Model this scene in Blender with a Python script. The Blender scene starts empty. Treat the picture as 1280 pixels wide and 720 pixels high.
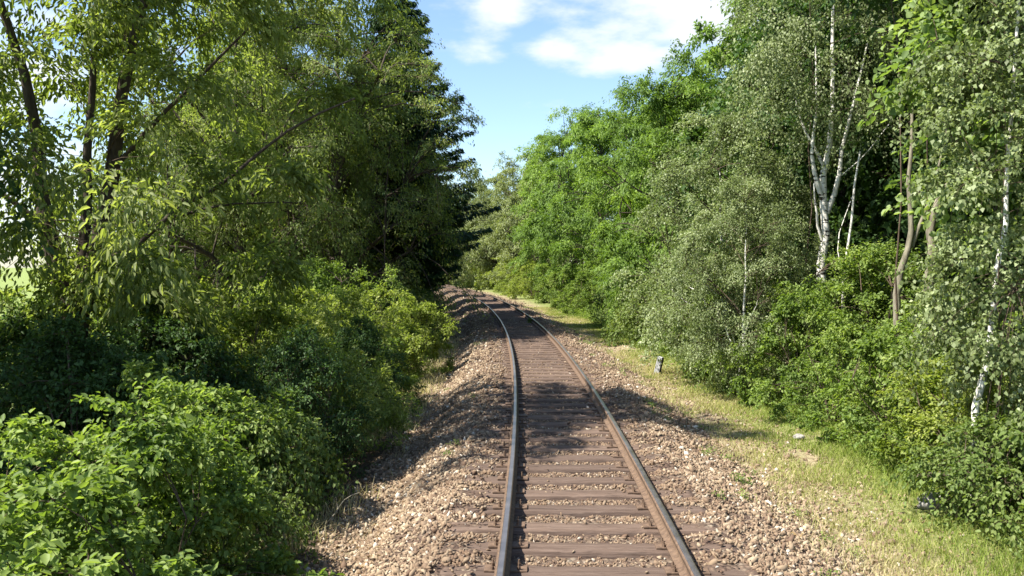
import bpy, math, random
import numpy as np
from mathutils import Vector, Matrix

sc = bpy.context.scene
# ---------------------------------------------------------------- camera, light, sky, exposure
cam_d = bpy.data.cameras.new('camera'); cam = bpy.data.objects.new('camera', cam_d)
sc.collection.objects.link(cam); sc.camera = cam
cam_d.sensor_width = 36; cam_d.lens = 36*1080/1280; cam_d.clip_start = .05; cam_d.clip_end = 6000
cam.location = (0, 0, 2.35)
cam.rotation_euler = (math.radians(90-1.43), 0, 0)

SUN_AZ = math.atan2(-.86, -.30)         # where the sun stands: left, slightly behind the camera
SUN_EL = math.radians(54)
sd = bpy.data.lights.new('sun', 'SUN'); sun = bpy.data.objects.new('sun', sd)
sc.collection.objects.link(sun)
sd.energy = 5.0; sd.angle = math.radians(.5); sd.color = (1, .95, .86)
trav = Vector((-math.sin(SUN_AZ)*math.cos(SUN_EL), -math.cos(SUN_AZ)*math.cos(SUN_EL), -math.sin(SUN_EL)))
sun.rotation_euler = trav.to_track_quat('-Z', 'Y').to_euler()

world = bpy.data.worlds.new('World'); sc.world = world; world.use_nodes = True
nt = world.node_tree; nt.nodes.clear()
def N(nt, typ, **kw):
    n = nt.nodes.new(typ)
    for k, v in kw.items(): setattr(n, k, v)
    return n
def L(nt, a, b): nt.links.new(a, b)
out = N(nt, 'ShaderNodeOutputWorld'); bg = N(nt, 'ShaderNodeBackground')
sky = N(nt, 'ShaderNodeTexSky', sky_type='NISHITA', sun_disc=False)
sky.sun_elevation = SUN_EL; sky.sun_rotation = SUN_AZ; sky.air_density = 1.0; sky.dust_density = .6; sky.ozone_density = 3.0
bg.inputs['Strength'].default_value = .10
tc = N(nt, 'ShaderNodeTexCoord')
def M_(nt, op, a, b=None, c=None, clamp=False):
    n = N(nt, 'ShaderNodeMath', operation=op, use_clamp=clamp)
    for i, v in enumerate((a, b, c)):
        if v is None: continue
        if isinstance(v, (int, float)): n.inputs[i].default_value = v
        else: L(nt, v, n.inputs[i])
    return n.outputs[0]
# clouds: soft banks in the dome, broken up by noise
nz = N(nt, 'ShaderNodeTexNoise'); nz.inputs['Scale'].default_value = 9; nz.inputs['Detail'].default_value = 8; nz.inputs['Roughness'].default_value = .55
mp = N(nt, 'ShaderNodeMapping'); mp.inputs['Scale'].default_value = (1, 1, 2.6)
L(nt, tc.outputs['Generated'], mp.inputs[0]); L(nt, mp.outputs[0], nz.inputs['Vector'])
acc = None
def cloud_dir(px, py): return Vector(((px-640)/1080, 1, (333-py)/1080)).normalized()
for (px, py, sx, sz, w) in [(625, 22, .05, .03, .8), (588, 70, .05, .022, .62), (700, 62, .055, .024, .85), (775, 50, .10, .042, 1.0),
                            (850, 15, .14, .055, .95), (730, 30, .08, .03, .7), (560, 5, .06, .04, .5), (900, -80, .3, .1, .8), (500, -120, .25, .08, .7), (-150, 100, .25, .12, .9), (30, 235, .14, .05, .8),
                            (1500, 150, .3, .1, .8)]:
    c = cloud_dir(px, py)
    m = N(nt, 'ShaderNodeMapping', vector_type='POINT')
    m.inputs['Location'].default_value = (-c.x/sx, -c.y/sx, -c.z/sz); m.inputs['Scale'].default_value = (1/sx, 1/sx, 1/sz)
    L(nt, tc.outputs['Generated'], m.inputs[0])
    ln = N(nt, 'ShaderNodeVectorMath', operation='LENGTH'); L(nt, m.outputs[0], ln.inputs[0])
    v = M_(nt, 'MULTIPLY', M_(nt, 'SUBTRACT', 1.35, ln.outputs['Value'], clamp=True), w)
    acc = v if acc is None else M_(nt, 'MAXIMUM', acc, v)
den = M_(nt, 'ADD', acc, M_(nt, 'MULTIPLY', M_(nt, 'SUBTRACT', nz.outputs[0], .5), 2.6))
mr = N(nt, 'ShaderNodeMapRange', interpolation_type='SMOOTHSTEP'); L(nt, den, mr.inputs[0])
mr.inputs[1].default_value = .30; mr.inputs[2].default_value = 1.05; mr.inputs[3].default_value = 0; mr.inputs[4].default_value = .88
mix = N(nt, 'ShaderNodeMix', data_type='RGBA'); L(nt, mr.outputs[0], mix.inputs[0]); L(nt, sky.outputs[0], mix.inputs[6])
mix.inputs[7].default_value = (4.3, 4.5, 4.7, 1)
L(nt, mix.outputs[2], bg.inputs[0]); L(nt, bg.outputs[0], out.inputs[0])

vs = sc.view_settings
vs.view_transform = 'Standard'; vs.look = 'None'; vs.gamma = 1; vs.use_curve_mapping = False
vs.exposure = 1.36
sc.cycles.max_bounces = 6; sc.cycles.transparent_max_bounces = 4; sc.cycles.transmission_bounces = 4; sc.cycles.diffuse_bounces = 3

# ---------------------------------------------------------------- helpers
rng = np.random.default_rng(7)
def px2x(px, d): return (px-640)/1080*d
def c_of(y):
    y = np.asarray(y, float)
    def cub(t): return 2.8318e-6*t**3 - 1.5284e-3*t**2 + 4.9595e-2*t + .39754
    yc = np.clip(y, -10, 106)
    s1 = 3*2.8318e-6*106**2 - 2*1.5284e-3*106 + 4.9595e-2
    e = np.clip(y-106, 0, 90)
    s2 = s1 - 2*.0011*90
    return cub(yc) + s1*e - .0011*e*e + s2*np.clip(y-196, 0, None)
def hsh(ix, iy, s):
    v = np.sin(ix*127.1 + iy*311.7 + s*74.7)*43758.5453
    return v - np.floor(v)
def vnoise(x, y, s=0):
    x = np.asarray(x, float); y = np.asarray(y, float)
    ix = np.floor(x); iy = np.floor(y); fx = x-ix; fy = y-iy
    fx = fx*fx*(3-2*fx); fy = fy*fy*(3-2*fy)
    a = hsh(ix, iy, s); b = hsh(ix+1, iy, s); c = hsh(ix, iy+1, s); d = hsh(ix+1, iy+1, s)
    return (a*(1-fx)+b*fx)*(1-fy) + (c*(1-fx)+d*fx)*fy
def ground_o(o, y):
    """height of the natural ground at distance o to the right of the track centre"""
    z = np.interp(o, [-200, -30, -12, -6, -3.6, -2.7, -1.6, 1.6, 2.3, 3.2, 5, 9, 20, 60, 200],
                  [-2.5, -2.0, -1.5, -1.1, -.85, -.72, -.6, -.6, -.50, -.52, -.45, -.2, .4, 1.5, 4])
    amp = np.interp(np.abs(o), [0, 2, 3.5, 8], [0, .04, .12, .3])
    return z + amp*(vnoise(o*.9, y*.9, 1)-.5) + .25*amp*(vnoise(o*3.3, y*3.3, 2)-.5)
def gz(x, y): return float(ground_o(np.float64(x-c_of(y)), np.float64(y)))

def mesh_from(name, V, F, mat, attrs=None, smooth=False):
    """V (n,3); F list of index arrays, each (m,k)"""
    me = bpy.data.meshes.new(name)
    V = np.asarray(V, np.float32)
    me.vertices.add(len(V)); me.vertices.foreach_set('co', V.ravel())
    F = [np.asarray(f, np.int32) for f in F if len(f)]
    nl = sum(f.size for f in F); nf = sum(len(f) for f in F)
    me.loops.add(nl); me.polygons.add(nf)
    me.loops.foreach_set('vertex_index', np.concatenate([f.ravel() for f in F]))
    tot = np.concatenate([np.full(len(f), f.shape[1], np.int32) for f in F])
    st = np.concatenate([[0], np.cumsum(tot)[:-1]]).astype(np.int32)
    me.polygons.foreach_set('loop_start', st)
    if smooth: me.polygons.foreach_set('use_smooth', np.ones(nf, bool))
    for k, v in (attrs or {}).items():
        a = me.attributes.new(k, 'FLOAT', 'POINT'); a.data.foreach_set('value', np.asarray(v, np.float32))
    me.update(calc_edges=True); me.validate()
    if mat: me.materials.append(mat)
    return me
def link(name, me, parent=None, loc=None):
    o = bpy.data.objects.new(name, me); sc.collection.objects.link(o)
    if parent: o.parent = parent
    if loc is not None: o.location = loc
    return o
def tag(o, label=None, cat=None, group=None, kind=None):
    if label: o['label'] = label
    if cat: o['category'] = cat
    if group: o['group'] = group
    if kind: o['kind'] = kind
    return o
def copy_thing(root, loc, rotz=0, scale=(1, 1, 1), label=None, group=None):
    r = root.copy(); sc.collection.objects.link(r); r.location = loc; r.rotation_euler = (0, 0, rotz); r.scale = scale
    if label: r['label'] = label
    if group: r['group'] = group
    for ch in root.children:
        c = ch.copy(); sc.collection.objects.link(c); c.parent = r
        for g in ch.children:
            d = g.copy(); sc.collection.objects.link(d); d.parent = c
    return r

# ---------------------------------------------------------------- materials
def mat(name, rough=.8, spec=.3):
    m = bpy.data.materials.new(name); m.use_nodes = True
    b = m.node_tree.nodes['Principled BSDF']; b.inputs['Roughness'].default_value = rough
    b.inputs['Specular IOR Level'].default_value = spec
    return m, m.node_tree, b
def ramp(nt, fac, stops):
    r = N(nt, 'ShaderNodeValToRGB'); L(nt, fac, r.inputs[0])
    e = r.color_ramp.elements
    while len(e) < len(stops): e.new(.5)
    for i, (p, c) in enumerate(stops): e[i].position = p; e[i].color = (*c, 1)
    return r.outputs[0]
def noise(nt, vec, scale, detail=4, rough=.5, dist=0):
    n = N(nt, 'ShaderNodeTexNoise'); n.inputs['Scale'].default_value = scale; n.inputs['Detail'].default_value = detail
    n.inputs['Roughness'].default_value = rough; n.inputs['Distortion'].default_value = dist
    if vec is not None: L(nt, vec, n.inputs['Vector'])
    return n.outputs[0]
def cmix(nt, fac, a, b, blend='MIX'):
    m = N(nt, 'ShaderNodeMix', data_type='RGBA', blend_type=blend)
    for i, v in ((0, fac), (6, a), (7, b)):
        if isinstance(v, tuple): m.inputs[i].default_value = (*v, 1)
        elif isinstance(v, (int, float)): m.inputs[i].default_value = v
        else: L(nt, v, m.inputs[i])
    return m.outputs[2]
def bump(nt, b, h, strength=.5, dist=.01):
    n = N(nt, 'ShaderNodeBump'); n.inputs['Strength'].default_value = strength; n.inputs['Distance'].default_value = dist
    L(nt, h, n.inputs['Height']); L(nt, n.outputs[0], b.inputs['Normal'])
def attr(nt, name):
    a = N(nt, 'ShaderNodeAttribute'); a.attribute_name = name; return a.outputs['Fac']
def leafmat(name, stops, trans=.4, rough=.55, spec=.22, tcol=(1.5, 1.6, .6)):
    m, nt, b = mat(name, rough, spec)
    oi = N(nt, 'ShaderNodeObjectInfo')
    f = M_(nt, 'ADD', M_(nt, 'MULTIPLY', attr(nt, 'rnd'), .5), M_(nt, 'MULTIPLY', attr(nt, 'clump'), .4))
    f = M_(nt, 'ADD', f, M_(nt, 'MULTIPLY', oi.outputs['Random'], .1))
    col = ramp(nt, f, stops)
    L(nt, col, b.inputs['Base Color'])
    t = N(nt, 'ShaderNodeBsdfTranslucent')
    tcn = cmix(nt, 1.0, col, tcol, 'MULTIPLY'); L(nt, tcn, t.inputs['Color'])
    ms = N(nt, 'ShaderNodeMixShader'); ms.inputs[0].default_value = trans
    L(nt, b.outputs[0], ms.inputs[1]); L(nt, t.outputs[0], ms.inputs[2])
    L(nt, ms.outputs[0], nt.nodes['Material Output'].inputs['Surface'])
    return m
LM = {}
LM['willow'] = leafmat('willow_leaf', [(0, (.06, .085, .022)), (.5, (.16, .20, .055)), (1, (.34, .37, .16))], .52)
LM['bush'] = leafmat('bush_leaf', [(0, (.055, .095, .02)), (.45, (.14, .205, .045)), (.8, (.25, .32, .085)), (1, (.38, .43, .18))], .42)
LM['bramble'] = leafmat('bramble_leaf', [(0, (.05, .085, .018)), (.5, (.12, .17, .04)), (.85, (.2, .25, .08)), (1, (.3, .27, .13))], .35)
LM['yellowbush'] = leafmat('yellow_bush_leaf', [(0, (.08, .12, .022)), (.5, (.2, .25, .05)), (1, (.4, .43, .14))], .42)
LM['birch'] = leafmat('birch_leaf', [(0, (.07, .095, .03)), (.5, (.185, .23, .09)), (.8, (.31, .36, .18)), (1, (.48, .5, .3))], .36, .5, .3, (1.3, 1.4, .8))
LM['robinia'] = leafmat('robinia_leaf', [(0, (.05, .095, .018)), (.5, (.135, .215, .04)), (1, (.28, .38, .09))], .40)
LM['maple'] = leafmat('maple_leaf', [(0, (.07, .12, .035)), (.5, (.17, .24, .075)), (1, (.34, .41, .18))], .42)
LM['grey'] = leafmat('grey_willow_leaf', [(0, (.08, .105, .04)), (.5, (.19, .22, .09)), (1, (.33, .36, .18))], .35)
LM['dark'] = leafmat('dark_leaf', [(0, (.03, .06, .02)), (.5, (.055, .105, .03)), (1, (.10, .16, .055))], .3)  # dark foliage green, also used to put shade into shaded crowns
LM['needle'] = leafmat('conifer_needle', [(0, (.022, .048, .02)), (.5, (.038, .078, .028)), (1, (.08, .13, .045))], .12)
LM['grass'] = leafmat('grass_blade', [(0, (.10, .16, .025)), (.45, (.22, .28, .05)), (.75, (.38, .36, .14)), (1, (.5, .43, .25))], .35, .6, .2, (1.2, 1.2, .8))

def barkmat(name, a, b_, sc_=(14, 14, 3)):
    m, nt, b = mat(name, .9, .15)
    t = N(nt, 'ShaderNodeTexCoord'); mp = N(nt, 'ShaderNodeMapping'); mp.inputs['Scale'].default_value = sc_
    L(nt, t.outputs['Object'], mp.inputs[0])
    n = noise(nt, mp.outputs[0], 1.3, 6, .65)
    L(nt, ramp(nt, n, [(.3, a), (.7, b_)]), b.inputs['Base Color']); bump(nt, b, n, .8, .02)
    return m
BARK = barkmat('dark_bark', (.03, .022, .016), (.10, .08, .06))
BARK_L = barkmat('grey_green_bark', (.09, .08, .055), (.30, .27, .20))
TWIG = barkmat('brown_twig', (.05, .035, .025), (.15, .11, .08))
def birchmat():
    m, nt, b = mat('birch_bark', .7, .2)
    t = N(nt, 'ShaderNodeTexCoord'); mp = N(nt, 'ShaderNodeMapping'); mp.inputs['Scale'].default_value = (4, 4, 15)
    L(nt, t.outputs['Object'], mp.inputs[0])
    n = noise(nt, mp.outputs[0], 1.0, 4, .6); n2 = noise(nt, t.outputs['Object'], 3.2, 4, .6)
    f = M_(nt, 'MAXIMUM', M_(nt, 'GREATER_THAN', n, .60), M_(nt, 'GREATER_THAN', n2, .64))
    c = cmix(nt, f, ramp(nt, n2, [(.3, (.5, .47, .4)), (.6, (.78, .75, .68))]), (.05, .042, .035))
    L(nt, c, b.inputs['Base Color']); bump(nt, b, n, .4, .01)
    return m
BIRCH = birchmat()

# ---------------------------------------------------------------- the ground
def groundmat():
    m, nt, b = mat('earth_and_turf', .95, .1)
    g = N(nt, 'ShaderNodeNewGeometry'); P = g.outputs['Position']
    n1 = noise(nt, P, .8, 6, .6); n2 = noise(nt, P, 14, 5, .7); n3 = noise(nt, P, 3, 5, .6)
    grass = ramp(nt, n2, [(.3, (.07, .10, .025)), (.5, (.16, .19, .055)), (.7, (.28, .28, .12))])
    dry = ramp(nt, n2, [(.3, (.13, .10, .06)), (.5, (.27, .22, .13)), (.72, (.42, .36, .23))])
    soil = ramp(nt, n2, [(.3, (.035, .026, .018)), (.7, (.12, .09, .06))])
    o = attr(nt, 'o')
    # dry sandy cess between ballast and bushes on the right, turf after it, bare leaf litter on the left
    w = M_(nt, 'ADD', o, M_(nt, 'MULTIPLY', M_(nt, 'SUBTRACT', n1, .5), 3.0))
    f = M_(nt, 'SMOOTH_MIN', M_(nt, 'MULTIPLY', M_(nt, 'SUBTRACT', w, 3.1), .8, clamp=True), 1, .1)
    c = cmix(nt, f, dry, grass)
    fl = M_(nt, 'MULTIPLY', M_(nt, 'SUBTRACT', -2.0, o), 1.2, clamp=True)
    c = cmix(nt, fl, c, soil)
    fg = M_(nt, 'MULTIPLY', M_(nt, 'SUBTRACT', -12, w), .3, clamp=True)
    c = cmix(nt, fg, c, ramp(nt, n3, [(.3, (.13, .19, .05)), (.7, (.26, .29, .1))]))
    L(nt, c, b.inputs['Base Color']); bump(nt, b, M_(nt, 'ADD', n2, n3), .8, .05)
    return m
def sheet(name, ys, os_, zf, m, extra=None, smooth=True):
    Y, O = np.meshgrid(ys, os_, indexing='ij')
    X = c_of(Y) + O; Z = zf(O, Y)
    V = np.stack([X, Y, Z], -1).reshape(-1, 3)
    ny, no = Y.shape; i = np.arange(ny*no).reshape(ny, no)
    F = np.stack([i[:-1, :-1], i[:-1, 1:], i[1:, 1:], i[1:, :-1]], -1).reshape(-1, 4)
    return mesh_from(name, V, [F], m, {'o': O.ravel()}, smooth)
ys = np.concatenate([[-1500, -400, -100, -40], np.arange(-20, 60, .25), np.arange(60, 160, 1.0), [165, 175, 190, 220, 300, 500, 1000, 3000]])
os_ = np.concatenate([[-3000, -1000, -400, -200, -100, -60, -40, -30], np.arange(-24, -6, 1.0), np.arange(-6, 8, .2), np.arange(8, 26, 1.0), [30, 40, 60, 100, 200, 400, 1000, 3000]])
GM = groundmat()
tag(link('ground', sheet('ground', ys, os_, ground_o, GM)), 'earth and rough turf beside and beneath the railway', None, None, 'structure')

# ballast bed: a low bank with loose stones
def ballast_z(o, y):
    z = np.interp(o, [-3.15, -2.5, -1.9, -1.35, -1, 1, 1.4, 2.0, 2.6, 3.1], [-.95, -.78, -.36, -.185, -.195, -.195, -.175, -.33, -.50, -.62])
    z = z - .035*np.clip((1.05-np.abs(o))*4, 0, 1)
    e = .06*(vnoise(o*1.3, y*.7, 5)-.5)*np.interp(np.abs(o), [1.2, 2], [0.25, 1])
    return z + e + (.035+.04*(np.abs(np.abs(o)-1.25) < .3))*(vnoise(o*5, y*5, 3)-.5) + .02*(vnoise(o*22, y*22, 4)-.5)
def ballastmat(name='ballast_bed'):
    m, nt, b = mat(name, .95, .15)
    g = N(nt, 'ShaderNodeNewGeometry'); P = g.outputs['Position']
    v = N(nt, 'ShaderNodeTexVoronoi'); v.inputs['Scale'].default_value = 20; L(nt, P, v.inputs['Vector'])
    s = N(nt, 'ShaderNodeSeparateColor'); L(nt, v.outputs['Color'], s.inputs[0])
    n1 = noise(nt, P, 1.2, 5, .6)
    col = ramp(nt, s.outputs[0], [(0, (.10, .066, .05)), (.4, (.2, .14, .10)), (.8, (.3, .23, .16)), (1, (.45, .38, .28))])
    col = cmix(nt, M_(nt, 'MULTIPLY', M_(nt, 'SUBTRACT', n1, .35), 2.2, clamp=True), cmix(nt, .6, col, (.12, .072, .05)), col)
    edge = M_(nt, 'MULTIPLY', v.outputs['Distance'], 2.2, clamp=True)
    col = cmix(nt, M_(nt, 'MULTIPLY', edge, .6), col, (.05, .035, .028))
    # fine dry grit and sand creeping over the shoulder
    o = attr(nt, 'o')
    L(nt, col, b.inputs['Base Color']); bump(nt, b, M_(nt, 'SUBTRACT', 1, v.outputs['Distance']), 1, .03)
    return m
BM = ballastmat()
ysb = np.concatenate([np.arange(-8, 2, .5), np.arange(2, 30, .07), np.arange(30, 60, .2), np.arange(60, 170, .6)])
tag(link('ballast_bed', sheet('ballast_bed', ysb, np.arange(-3.15, 3.11, .07), ballast_z, BM)), 'bank of tan crushed stone carrying the track', None, None, 'structure')

# loose stones
def stonemat():
    m, nt, b = mat('ballast_stone', .85, .25)
    g = N(nt, 'ShaderNodeNewGeometry'); n = noise(nt, g.outputs['Position'], 30, 4, .6)
    c = ramp(nt, attr(nt, 'rnd'), [(0, (.11, .07, .045)), (.3, (.21, .15, .095)), (.6, (.34, .26, .165)), (.88, (.47, .385, .26)), (1, (.68, .63, .52))])
    c = cmix(nt, M_(nt, 'MULTIPLY', n, .5), c, (.14, .085, .06))
    n4 = noise(nt, g.outputs['Position'], .9, 4, .6)
    c = cmix(nt, M_(nt, 'MULTIPLY', M_(nt, 'SUBTRACT', n4, .44), 4, clamp=True), c, cmix(nt, .6, c, (.14, .092, .058)))
    # rusty brown near and between the rails
    c = cmix(nt, M_(nt, 'MULTIPLY', attr(nt, 'clump'), .8), c, cmix(nt, .55, c, (.12, .07, .045)))
    L(nt, c, b.inputs['Base Color'])
    return m
STM = stonemat()
t_ = (1+5**.5)/2
ico = np.array([[-1, t_, 0], [1, t_, 0], [-1, -t_, 0], [1, -t_, 0], [0, -1, t_], [0, 1, t_], [0, -1, -t_], [0, 1, -t_], [t_, 0, -1], [t_, 0, 1], [-t_, 0, -1], [-t_, 0, 1]])
ico /= np.linalg.norm(ico[0])
icoF = np.array([[0, 11, 5], [0, 5, 1], [0, 1, 7], [0, 7, 10], [0, 10, 11], [1, 5, 9], [5, 11, 4], [11, 10, 2], [10, 7, 6], [7, 1, 8], [3, 9, 4], [3, 4, 2], [3, 2, 6], [3, 6, 8], [3, 8, 9], [4, 9, 5], [2, 4, 11], [6, 2, 10], [8, 6, 7], [9, 8, 1]])
def stones(C, S, rnd, clump, m, name, sq=(1, .75, .6)):
    n = len(C)
    A = rng.normal(size=(n, 4)); A /= np.linalg.norm(A, axis=1)[:, None]
    w, x, y, z = A.T
    R = np.stack([np.stack([1-2*(y*y+z*z), 2*(x*y-z*w), 2*(x*z+y*w)], -1), np.stack([2*(x*y+z*w), 1-2*(x*x+z*z), 2*(y*z-x*w)], -1), np.stack([2*(x*z-y*w), 2*(y*z+x*w), 1-2*(x*x+y*y)], -1)], 1)
    base = ico[None]*(np.array(sq)*rng.uniform([.9, .6, .5], [1.35, 1.15, 1.0], (n, 3)))[:, None]*(1+rng.uniform(-.42, .38, (n, 12, 1)))
    V = np.einsum('nij,nkj->nki', R, base)*S[:, None, None] + C[:, None]
    F = (icoF[None] + (np.arange(n)*12)[:, None, None]).reshape(-1, 3)
    return mesh_from(name, V.reshape(-1, 3), [F], m, {'rnd': np.repeat(rnd, 12), 'clump': np.repeat(clump, 12)})
SP = .62                                                  # sleeper spacing
def stone_field():
    Cs, Ss, Rn, Cl = [], [], [], []
    for (y0, y1, n, s0, s1) in [(4.5, 12, 76000, .011, .036), (12, 22, 50000, .015, .040), (22, 45, 28000, .026, .052), (45, 100, 12000, .04, .07)]:
        y = rng.uniform(y0, y1, n); o = rng.uniform(-2.95, 4.1, n)
        keep = rng.random(n) < np.interp(o, [-2.95, -2.3, 1.9, 2.7, 4.1], [.35, 1, .95, .3, .02])*np.clip(.35+1.3*vnoise(o*1.7, y*1.1, 9), 0, 1)
        ph = (y/SP) % 1.0                                 # 0..1, sleeper centred on .5
        on = (np.abs(ph-.5) < .235) & (np.abs(o) < 1.33)
        keep &= ~on | (rng.random(n) < np.where(np.abs(o) > .98, .4*vnoise(o*2, y*1.3, 6), .012))
        rail = (np.abs(np.abs(o)-.7525) < .085)
        keep &= ~rail
        keep &= ~((np.abs(o) < .72) & (rng.random(n) < .15))
        y, o, on = y[keep], o[keep], on[keep]
        s = rng.uniform(s0, s1, len(y))*np.where(rng.random(len(y)) < .06, 1.6, 1)
        s = np.where(on | (np.abs(o) < 1.0), s*.7, s)
        z = np.where(o < 3.0, ballast_z(o, y), ground_o(o, y)); z = np.maximum(z, ground_o(o, y)) + s*rng.uniform(-.25, .35, len(y)) + np.where(on, .05, 0)
        Cs.append(np.stack([c_of(y)+o, y, z], -1)); Ss.append(s)
        r = rng.beta(1.6, 1.9, len(y)); r = np.where(rng.random(len(y)) < .03, 1, r)
        Rn.append(r); Cl.append(np.interp(np.abs(o), [0, 1.1, 1.9], [1, .9, .0])*rng.uniform(.5, 1, len(y)))
    return stones(np.concatenate(Cs), np.concatenate(Ss), np.concatenate(Rn), np.concatenate(Cl), STM, 'ballast_stones')
tag(link('ballast_stones', stone_field()), 'loose tan and rust brown crushed stones of the track bed', 'ballast stones', None, 'stuff')

# ---------------------------------------------------------------- track
def railmat():
    m, nt, b = mat('rusty_rail_steel', .75, .4)
    t = N(nt, 'ShaderNodeTexCoord'); n = noise(nt, t.outputs['Object'], 18, 5, .6)
    L(nt, ramp(nt, n, [(.3, (.07, .043, .028)), (.7, (.17, .11, .07))]), b.inputs['Base Color'])
    return m
def polished():
    m, nt, b = mat('polished_rail_head', .3, .5)
    b.inputs['Metallic'].default_value = .9
    t = N(nt, 'ShaderNodeTexCoord'); n = noise(nt, t.outputs['Object'], 5, 4, .6)
    L(nt, ramp(nt, n, [(.3, (.26, .21, .185)), (.7, (.44, .375, .34))]), b.inputs['Base Color'])
    L(nt, ramp(nt, n, [(.3, (.28,)*3), (.7, (.42,)*3)]), b.inputs['Roughness'])
    return m
RM, PM = railmat(), polished()
prof = [(-.0625, -.16), (.0625, -.16), (.0625, -.149), (.03, -.135), (.009, -.122), (.009, -.052), (.034, -.040), (.036, -.012), (.031, -.002),
        (-.031, -.002), (-.036, -.012), (-.034, -.040), (-.009, -.052), (-.009, -.122), (-.03, -.135), (-.0625, -.149)]
def sweep(prof, off, ys, closed=True):
    c = c_of(ys); t = np.gradient(c, ys); nx = 1/np.sqrt(1+t*t); ny = -t*nx
    pr = np.array(prof); k = len(pr)
    O = off + pr[:, 0]
    X = c[:, None] + nx[:, None]*O[None]; Y = ys[:, None] + ny[:, None]*O[None]; Z = np.broadcast_to(pr[None, :, 1], X.shape)
    V = np.stack([X, Y, Z], -1).reshape(-1, 3)
    i = np.arange(len(ys)*k).reshape(len(ys), k)
    if closed: j = np.roll(i, -1, axis=1)
    else: j = i[:, 1:]; i = i[:, :-1]
    F = np.stack([i[:-1], j[:-1], j[1:], i[1:]], -1).reshape(-1, 4)
    return V, F
ysr = np.arange(-6, 165, .5)
for side, off, lab in ((-1, -.7525, 'left curving steel rail, rusty brown web under a polished running head'), (1, .7525, 'right curving steel rail, outer rail of the bend with brown sunlit web')):
    V, F = sweep(prof, off, ysr)
    r = link('rail', mesh_from('rail', V, [F], RM)); tag(r, lab, 'rail', 'running rails')
    V, F = sweep([(-.024, -.0022), (-.024, .001), (-.018, .002), (.022, .002), (.028, .001), (.028, -.0022)], off, ysr, False)
    link('running_head', mesh_from('running_head', V, [F], PM), r)

def sleepermat():
    m, nt, b = mat('creosoted_sleeper_wood', .85, .2)
    t = N(nt, 'ShaderNodeTexCoord'); mp = N(nt, 'ShaderNodeMapping'); mp.inputs['Scale'].default_value = (1.2, 26, 26)
    oi = N(nt, 'ShaderNodeObjectInfo'); L(nt, M_(nt, 'MULTIPLY', oi.outputs['Random'], 50), mp.inputs['Location'])
    L(nt, t.outputs['Object'], mp.inputs[0])
    n = noise(nt, mp.outputs[0], 1.4, 6, .65); n2 = noise(nt, t.outputs['Object'], 5, 5, .6)
    c = ramp(nt, n, [(.3, (.04, .026, .02)), (.5, (.14, .098, .075)), (.75, (.26, .195, .155))])
    c = cmix(nt, M_(nt, 'MULTIPLY', n2, .7), c, (.13, .085, .06))
    c = cmix(nt, M_(nt, 'MULTIPLY', oi.outputs['Random'], .5), c, (.06, .042, .034))
    n3 = noise(nt, mp.outputs[0], .7, 2, .5, 1); c = cmix(nt, M_(nt, 'MULTIPLY', M_(nt, 'SUBTRACT', n3, .6), 6, clamp=True), c, (.018, .012, .01))
    L(nt, c, b.inputs['Base Color']); bump(nt, b, n, .9, .012)
    return m
import bmesh
def box_bm(bm, sx, sy, sz, loc=(0, 0, 0), bev=0, rz=0):
    r = bmesh.ops.create_cube(bm, size=1)
    bmesh.ops.scale(bm, vec=(sx, sy, sz), verts=r['verts'])
    if bev:
        es = list({e for v in r['verts'] for e in v.link_edges})
        g = bmesh.ops.bevel(bm, geom=es, offset=bev, segments=2, affect='EDGES', profile=.5)
        vs_ = list({v for f in g['faces'] for v in f.verts} | {v for v in r['verts'] if v.is_valid})
    else: vs_ = r['verts']
    bmesh.ops.rotate(bm, verts=vs_, cent=(0, 0, 0), matrix=Matrix.Rotation(rz, 3, 'Z'))
    bmesh.ops.translate(bm, verts=vs_, vec=loc)
def bm_mesh(name, bm, m):
    me = bpy.data.meshes.new(name); bm.to_mesh(me); bm.free(); me.materials.append(m); return me
WM = sleepermat()
def sleeper_mesh(seed):
    bm = bmesh.new(); r = bmesh.ops.create_grid(bm, x_segments=1, y_segments=1, size=1); bm.free()
    rs = np.random.default_rng(seed)
    nx, prof = 40, [(-.13, -.15), (-.132, -.02), (-.118, -.003), (-.06, 0), (-.02, 0), (.02, 0), (.06, 0), (.118, -.003), (.132, -.02), (.13, -.15)]
    xs = np.linspace(-1.3, 1.3, nx); pr = np.array(prof)
    V = np.zeros((nx, len(pr), 3)); V[:, :, 0] = xs[:, None]; V[:, :, 1] = pr[None, :, 0]; V[:, :, 2] = pr[None, :, 1]
    V[:, :, 0] += rs.uniform(-.015, .015, len(pr))[None]*(np.abs(xs) > 1.29)[:, None]
    V[:, :, 1] += rs.normal(0, .004, (nx, len(pr))); V[:, 1:-1, 2] += rs.normal(0, .003, (nx, len(pr)-2)) - .008*vnoise(xs*3, xs*0+seed, 8)[:, None]
    i = np.arange(nx*len(pr)).reshape(nx, len(pr))
    F = np.stack([i[:-1, :-1], i[1:, :-1], i[1:, 1:], i[:-1, 1:]], -1).reshape(-1, 4)
    me = mesh_from('sleeper_beam', V.reshape(-1, 3), [F], WM)
    me2 = me
    bm = bmesh.new(); bm.from_mesh(me2)
    bm.verts.ensure_lookup_table(); k = len(pr)
    bm.faces.new([bm.verts[j] for j in range(k)]); bm.faces.new([bm.verts[j] for j in range((nx-1)*k, nx*k)][::-1])
    bmesh.ops.recalc_face_normals(bm, faces=bm.faces); bm.to_mesh(me2); bm.free()
    return me2
sl_meshes = [sleeper_mesh(i) for i in range(6)]
bm = bmesh.new(); box_bm(bm, .36, .15, .018, bev=.003); plate_me = bm_mesh('tie_plate', bm, RM)
bm = bmesh.new()
r = bmesh.ops.create_cone(bm, cap_ends=True, segments=6, radius1=.019, radius2=.017, depth=.03)
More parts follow.
